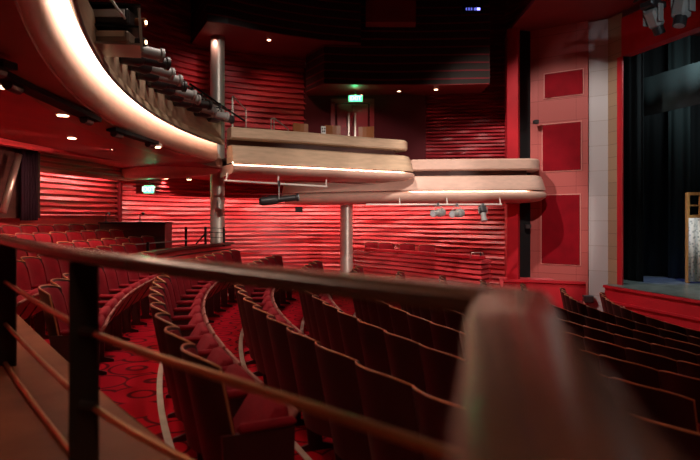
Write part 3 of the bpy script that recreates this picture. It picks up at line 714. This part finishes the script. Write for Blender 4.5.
# ------------------------------------------------------------------ theatre seats
W = .53
def seat_parts(parent):
    N = 12
    # moulded back shell, curved round the sitter, leaning back
    def backpt(uu, zz, off=0):
        lean = .12*(.9-zz)/.6
        x = -.06+.1*uu*uu+lean+off; 
        return (x, .261*uu, zz)
    def top(uu): return .9-.035*abs(uu)**3
    mb = MB(); zs = 7
    def sheet(o0, o1, u1, zb, ztf, shrink=0):
        vs = []; 
        for off in (o0, o1):
            for i in range(N+1):
                uu = (-1+2*i/N)*u1
                for j in range(zs+1):
                    z1 = ztf(uu); zz = zb+(z1-zb)*j/zs
                    e = 0
                    if shrink: e = -shrink*(1-min(1, 6*min(j/zs, 1-j/zs)))*(1 if off == o1 else 0) - shrink*(1-min(1, 5*(1-abs(uu)/u1)))*(1 if off == o1 else 0)
                    vs.append(backpt(uu, zz, off+e))
        k = zs+1; tot = (N+1)*k; fs = []
        for s in (0, tot):
            for i in range(N):
                for j in range(zs):
                    q = (s+i*k+j, s+(i+1)*k+j, s+(i+1)*k+j+1, s+i*k+j+1); fs.append(q if s else q[::-1])
        for i in range(N):
            fs.append((i*k, (i+1)*k, tot+(i+1)*k, tot+i*k)[::1]); fs.append((i*k+zs, tot+i*k+zs, tot+(i+1)*k+zs, (i+1)*k+zs))
        for j in range(zs):
            fs.append((j, tot+j, tot+j+1, j+1)); fs.append((N*k+j, N*k+j+1, tot+N*k+j+1, tot+N*k+j))
        return vs, fs
    mb.add(*sheet(0, .018, 1, .26, top)); mb.build('back_shell', 'shell', parent, smooth=40)
    mb = MB(); mb.add(*sheet(.02, .065, .92, .42, lambda q: top(q)-.018, .025)); mb.build('back_cushion', 'velvet', parent, smooth=60)
    path = [backpt(-1, .5, .009)]+[backpt(-1, z, .009) for z in (.6, .7, .8)]+[(lambda p: p)(backpt(-1+2*i/16, top(-1+2*i/16)+.002, .009)) for i in range(17)]+[backpt(1, z, .009) for z in (.8, .7, .6, .5)]
    MB().tube(path, .0065, 6).build('rim', 'rim', parent, smooth=True)
    # tip-up seat
    M = RY(-math.radians(56)); h = Vector((.22, 0, .35))
    mb = MB(); mb.box(h+M @ Vector((.165, 0, .02)), (.33, .43, .08), M, bev=.03); sc_ = mb.build('seat_cushion', 'velvet', parent, smooth=50)
    mb = MB(); mb.box(h+M @ Vector((.17, 0, -.032)), (.345, .445, .022), M, bev=.008); mb.build('seat_pan', 'rim_pan', parent)
MATS['rim_pan'] = mat('pan_red', (.34, .11, .09), .45)
def arm(side, parent, end=False):
    y = side*W/2
    MB().box((.27, y, .585), (.28, .05, .045), bev=.018).build('armrest', 'velvet', parent, smooth=50)
    mb = MB(); mb.sweep([(0, 0), (0, .001)], [(0, 0)], closed=False) if False else None
    poly = [(.08, 0), (.36, 0), (.36, .025), (.27, .05), (.27, .33), (.38, .5), (.38, .565), (.1, .565), (.14, .33), (.17, .05), (.08, .025)] if not end else [(.1, 0), (.38, 0), (.4, .565), (.06, .565)]
    t_ = .02 if not end else .03
    n = len(poly); vs = [(x, y-t_/2, z) for x, z in poly]+[(x, y+t_/2, z) for x, z in poly]
    mb.add(vs, [tuple(range(n)), tuple(range(2*n-1, n-1, -1))]+[(i, n+i, n+(i+1) % n, (i+1) % n) for i in range(n)])
    mb.build('leg' if not end else 'end_panel', 'shell', parent)
proto = thing('theatre_seat', 'x', 'seat', local=True); seat_parts(proto); arm(1, proto)
first = [True]
def place_seat(R, a, z, label, group, both=None):
    x, y = ring(R, a); rz = math.radians(a)
    if first[0]: o = proto; first[0] = False
    else:
        o = proto.copy(); COL.objects.link(o)
        for ch in proto_children:
            c = ch.copy(); COL.objects.link(c); c.parent = o
    o.location = (x, y, z); o.rotation_euler = (0, 0, rz); o['label'] = label; o['group'] = group
    if both is not None: arm(both, o, True)
    return o
proto_children = list(proto.children)
seat_n = 0
def row(k, a_near, a_far, desc, group, near_end=False):
    global seat_n
    R = ROWR[k]; st_ = math.degrees(W/R); n = int((a_near-a_far)/st_); z = zf(k); i = 0; out = 0
    for i in range(n):
        a = a_far+st_*(i+.5); x, y = ring(R, a)
        if y < .9: break
        px = 350+F*x/y; py = 218+F*(E-z-.9)/y
        if px > 735 or px < -30 or py > 500: 
            if i > 3: break
            continue
        near = near_end and i == n-1
        place_seat(R, a, z, 'red folding theatre seat, %s from the far end of %s' % (ordn[out] if out < len(ordn) else str(out), desc), group, both=(-1 if near else None))
        out += 1; seat_n += 1
# local +Y at angle a points to the far side? sides: +Y local = (-sin a, cos a) = away from the camera
row(-5, 12, -11.6, 'the highest rear row', 'seats of the highest rear row')
row(-4, 15, -11.0, 'the second highest rear row', 'seats of the second rear row')
row(-3, 12, -11.0, 'the third highest rear row', 'seats of the third rear row')
row(-2, 17, -3.5, 'the short fourth rear row', 'seats of the fourth rear row')
row(-1, 20.2, 0.8, 'the eleventh row from stage', 'seats of the eleventh row', near_end=True)
row(0, 28.8, -7.5, 'the tenth row from the stage', 'seats of the tenth row', near_end=True)
names = {1: 'ninth', 2: 'eighth', 3: 'seventh', 4: 'sixth', 5: 'fifth', 6: 'fourth', 7: 'third', 8: 'second', 9: 'front'}
for k in range(1, 10):
    af = {1: -8.2, 2: -8.5, 3: -9.0, 4: -10, 5: -12, 6: -14, 7: -17, 8: -19.5, 9: -22}[k]
    row(k, 45, af, ('the %s row from the stage' % names[k]) if k < 9 else 'the front row before the stage', 'seats of the %s row' % names[k])
print('SEATS', seat_n)
# loose seats behind the far parapet
for px, D, s in ((372, 18.3, 'farthest left'), (385, 17.9, 'second from the left'), (406, 17.2, 'third from the left'), (426, 16.5, 'nearest the portal')):
    p = PX(px, D+1.1, -1.68)
    o = proto.copy(); COL.objects.link(o)
    for ch in proto_children:
        c = ch.copy(); COL.objects.link(c); c.parent = o
    o.location = p; o.rotation_euler = (0, 0, -math.pi/2+.3); o['label'] = 'red seat behind the low striped parapet, '+s; o['group'] = 'seats behind the low parapet'

# ------------------------------------------------------------------ foreground railing and ledge
plan = [(-30, 5.2), (-12, 3.9), (8, 3.05), (40, 2.35), (84, 1.83), (140, 1.54), (200, 1.36), (300, 1.13), (430, .92), (508, .83)]
rp_ = smooth_path([(PX(px, D, 0).x, D) for px, D in plan], 2)
leg_ = [(.21, .83), (.165, .6), (.13, .42), (.1, .29), (.075, .15), (.05, 0), (.03, -.3), (.02, -.9)]
gr = thing('guard_railing', 'bronze handrail with dark flat posts and brass bars across foreground', 'railing', (-.8, 1.8, E-.8))
prof = [(-.043, -.133), (-.05, -.125), (-.05, -.108), (-.04, -.1), (.04, -.1), (.05, -.108), (.05, -.125), (.043, -.133)]
MB().sweep([tuple(p) for p in rp_[:-1]]+[(.222, .825)]+[tuple(p) for p in smooth_path(leg_[1:], 2)], [(o, E+z) for o, z in prof]).build('handrail', 'rail_bronze', gr, smooth=40)
for d0, d1 in ((.330, .355), (.55, .575), (.755, .78)):
    n = len(rp_); MB().tube([(p.x, p.y, E-(d0+(d1-d0)*i/n)) for i, p in enumerate(rp_)], .0105, 10).build('mid_rail', 'rail_brass', gr, smooth=True)
    MB().tube([(x, y, E-d1) for x, y in leg_], .0105, 10).build('mid_rail', 'rail_brass', gr, smooth=True)
def post(x, y, ang):
    MB().box((x, y, E-.46), (.088, .014, .66), RZ(ang), bev=.003).build('post', 'post', gr)
    MB().box((x, y, E-.785), (.13, .07, .012), RZ(ang)).build('base_plate', 'post', gr)
p84 = PX(84, 1.80, 0); post(p84.x, p84.y, .0)
p8 = PX(2, 3.15, 0); MB().box((p8.x, p8.y, E-.46), (.15, .016, .66), bev=.003).build('post', 'post', gr)
MB().box((p8.x, p8.y, E-.785), (.2, .09, .012)).build('base_plate', 'post', gr)
post(.205, .86, -.5)
post(.045, -.1, 1.3)
for d0 in (.333, .553): # clamps where the bars meet the post
    MB().tube([(p84.x, p84.y-.02, E-d0), (p84.x+.05, p84.y-.03, E-d0-.004)], .015, 8).build('clamp', 'post', gr)
# broad timber ledge below the railing
lpth = [tuple(p) for p in rp_]+[(.2, .7), (.12, .3), (.05, 0), (0, -1)]
lpth = [tuple(p) for p in smooth_path(lpth[::3]+[lpth[-1]], 1)]
struct(MB().sweep(lpth, [(-.275, E-.775), (-.29, E-.785), (-.29, E-.83), (-.24, E-.83), (-.24, E-1.7), (.3, E-1.7), (.3, E-.82), (.42, E-.82), (.42, E-.775)]).build('trim_33', 'ledge'))
pf = [tuple(p) for p in rp_[::4]]+[(.2, .7), (.1, 0), (0, -3), (-6, -3), (-5, 4)]
struct(MB().prism(pf, E-1.4, E-1.25).build('floor_platform', 'carpet'))

# ------------------------------------------------------------------ lights
def area(loc, target, sx, sy, power, col=(1, .8, .62), spread=None, name='house_light'):
    l = bpy.data.lights.new(name, 'AREA'); l.shape = 'RECTANGLE'; l.size = sx; l.size_y = sy; l.energy = power; l.color = col
    if spread: l.spread = math.radians(spread)
    o = bpy.data.objects.new(name, l); COL.objects.link(o); o.location = loc
    d = Vector(target)-Vector(loc); o.rotation_euler = d.to_track_quat('-Z', 'Y').to_euler(); return o
def spot(loc, target, power, ang, blend=.6, col=(1, .78, .58), r=.05, name='spot_light'):
    l = bpy.data.lights.new(name, 'SPOT'); l.energy = power; l.spot_size = math.radians(ang); l.spot_blend = blend; l.color = col; l.shadow_soft_size = r
    o = bpy.data.objects.new(name, l); COL.objects.link(o); o.location = loc
    d = Vector(target)-Vector(loc); o.rotation_euler = d.to_track_quat('-Z', 'Y').to_euler(); return o
def point(loc, power, col, r=.05, name='lamp_light'):
    l = bpy.data.lights.new(name, 'POINT'); l.energy = power; l.color = col; l.shadow_soft_size = r
    o = bpy.data.objects.new(name, l); COL.objects.link(o); o.location = loc; return o
# house lights high up, followed by added fill spots
spot((-.5, 11, E+7.3), (5.4, 14.5, E-.3), 1900, 50, .4, (1, .86, .76), .12)
spot((6.5, 6.5, E+7.3), (3, 8, 0), 380, 110, .8, (1, .62, .4), 1.0)
spot((-.6, 8.5, E+7.3), (-1.4, 7.5, 0), 1300, 62, .7, (1, .82, .72), 1.0)
spot((.5, 3.0, E+6.6), (-1.0, 15.4, E+.2), 2500, 25, .35, (1, .84, .74), .1)
spot((1.0, 3.0, E+6.6), (3.3, 15.3, E+.1), 2900, 24, .35, (1, .84, .74), .1)
spot((6.0, 1.0, E+.25), (1.2, 15.3, E+.5), 3000, 17, .5, (1, .85, .78), .1)  # low side spot added to brighten the box undersides
spot((3.0, 5.0, E+5.5), (-3.2, 14.7, E+3.0), 900, 15, .6, (1, .93, .86), .12)  # unseen spot added to brighten the upper steel column
spot((7.5, 3.5, E+1.9), (-1.9, 16, E-.5), 2400, 20, .7, (1, .85, .75), .12)  # low unseen spot added for the lower column and far wall
# wall washers along the back wall, tucked behind the bulkhead
for i in range(8):
    a = 22-5.3*i
    p = ring(20.3, a-1, E+1.3); q = ring(20.42, a-1, E-1.5)
    area(p, q, 1.8, .12, 24, (1, .66, .55), name='wall_washer')
ws = even([tuple(p) for p in far_pts], 9)
for i in range(1, 9):
    p = ws[i]; a = ws[max(i-1, 0)]; b2 = ws[min(i+1, 9)]; t_ = (b2-a).normalized(); nr = Vector((t_.y, -t_.x))
    l = area((p.x+nr.x*.62, p.y+nr.y*.62, E+(.62 if i > 4 else .9)), (p.x+nr.x*.2, p.y+nr.y*.2, E-1.2), 1.6, .15, 22, (1, .62, .5), name='wall_washer')
# upper wall downlights
for px, py, D, tx, pw in ((269, 44, 14.9, (-1.9, 16.1), 40), (213, 38, 14.4, (-3.7, 15.6), 20), (170, 45, 13.5, (-5.2, 14.0), 20), (436, 92, 15.9, (2.4, 16.7), 5), (363, 92, 15.9, (.4, 16.7), 10), (330, 88, 15.9, (-.4, 16.8), 5)):
    p = P(px, py, D); spot(p, (tx[0], tx[1], p.z-1.6), pw, 95, .8, (1, .5, .4))
# soffit downlights shine on the rear seats
for i, p in enumerate(LAMPS[:8]):
    ow = (p-Vector((CX, CY, p.z))).normalized()*(2.2 if i in (2, 4) else 0)
    spot(p-Vector((0, 0, .03)), p+ow-Vector((0, 0, 2.0)), 230 if i in (2, 4) else 60, 120, .8, (1, .6, .45))
# exit signs' glow
point(P(355, 92, 15.75), 5, (.1, 1, .35)); point(P(149, 184, 15.3), 6.0, (.1, 1, .4))
# blue light on the stage, then added fills
spot(PX(662, 15.2, 3.0), PX(660, 15.4, -1.6), 300, 28, .6, (.08, .15, 1))
wq = onq(712, .95); spot((wq.x, wq.y, E+4.2), PX(700, 14.2, -1.6), 420, 52, .8, (.85, .97, 1))  # unseen spot added to lift the stage floor and lace
spot((2, 5.5, E+6), (-2.8, 8.5, E+1.9), 420, 42, .8, (1, .85, .72), 1.2)  # unseen spot added to brighten the balcony parapet
spot((4.5, 5.5, E+3.2), P(668, 10, 10), 160, 16, .6, (.8, .95, 1))  # unseen cool spot added to bring out the moving heads
area((wq.x, wq.y, E+4.3), PX(690, 15.2, 0), .8, .4, 45, (.8, .95, 1), 180, name='stage_fill')  # added fill for the border cloth and drapes, no lamp there
# dim red ambient fill added all round
wd = bpy.data.worlds.new('world'); sc.world = wd; wd.use_nodes = True
wd.node_tree.nodes['Background'].inputs[0].default_value = (.3, .12, .1, 1); wd.node_tree.nodes['Background'].inputs[1].default_value = .06

for o in list(bpy.data.objects):
    if '_local' in o: del o['_local']
sc.view_settings.view_transform = 'Standard'; sc.view_settings.look = 'None'
sc.view_settings.exposure = 0; sc.view_settings.gamma = 1; sc.view_settings.use_curve_mapping = False
sc.cycles.use_denoising = True
sc.cycles.max_bounces = 6
sc.cycles.sample_clamp_indirect = 4
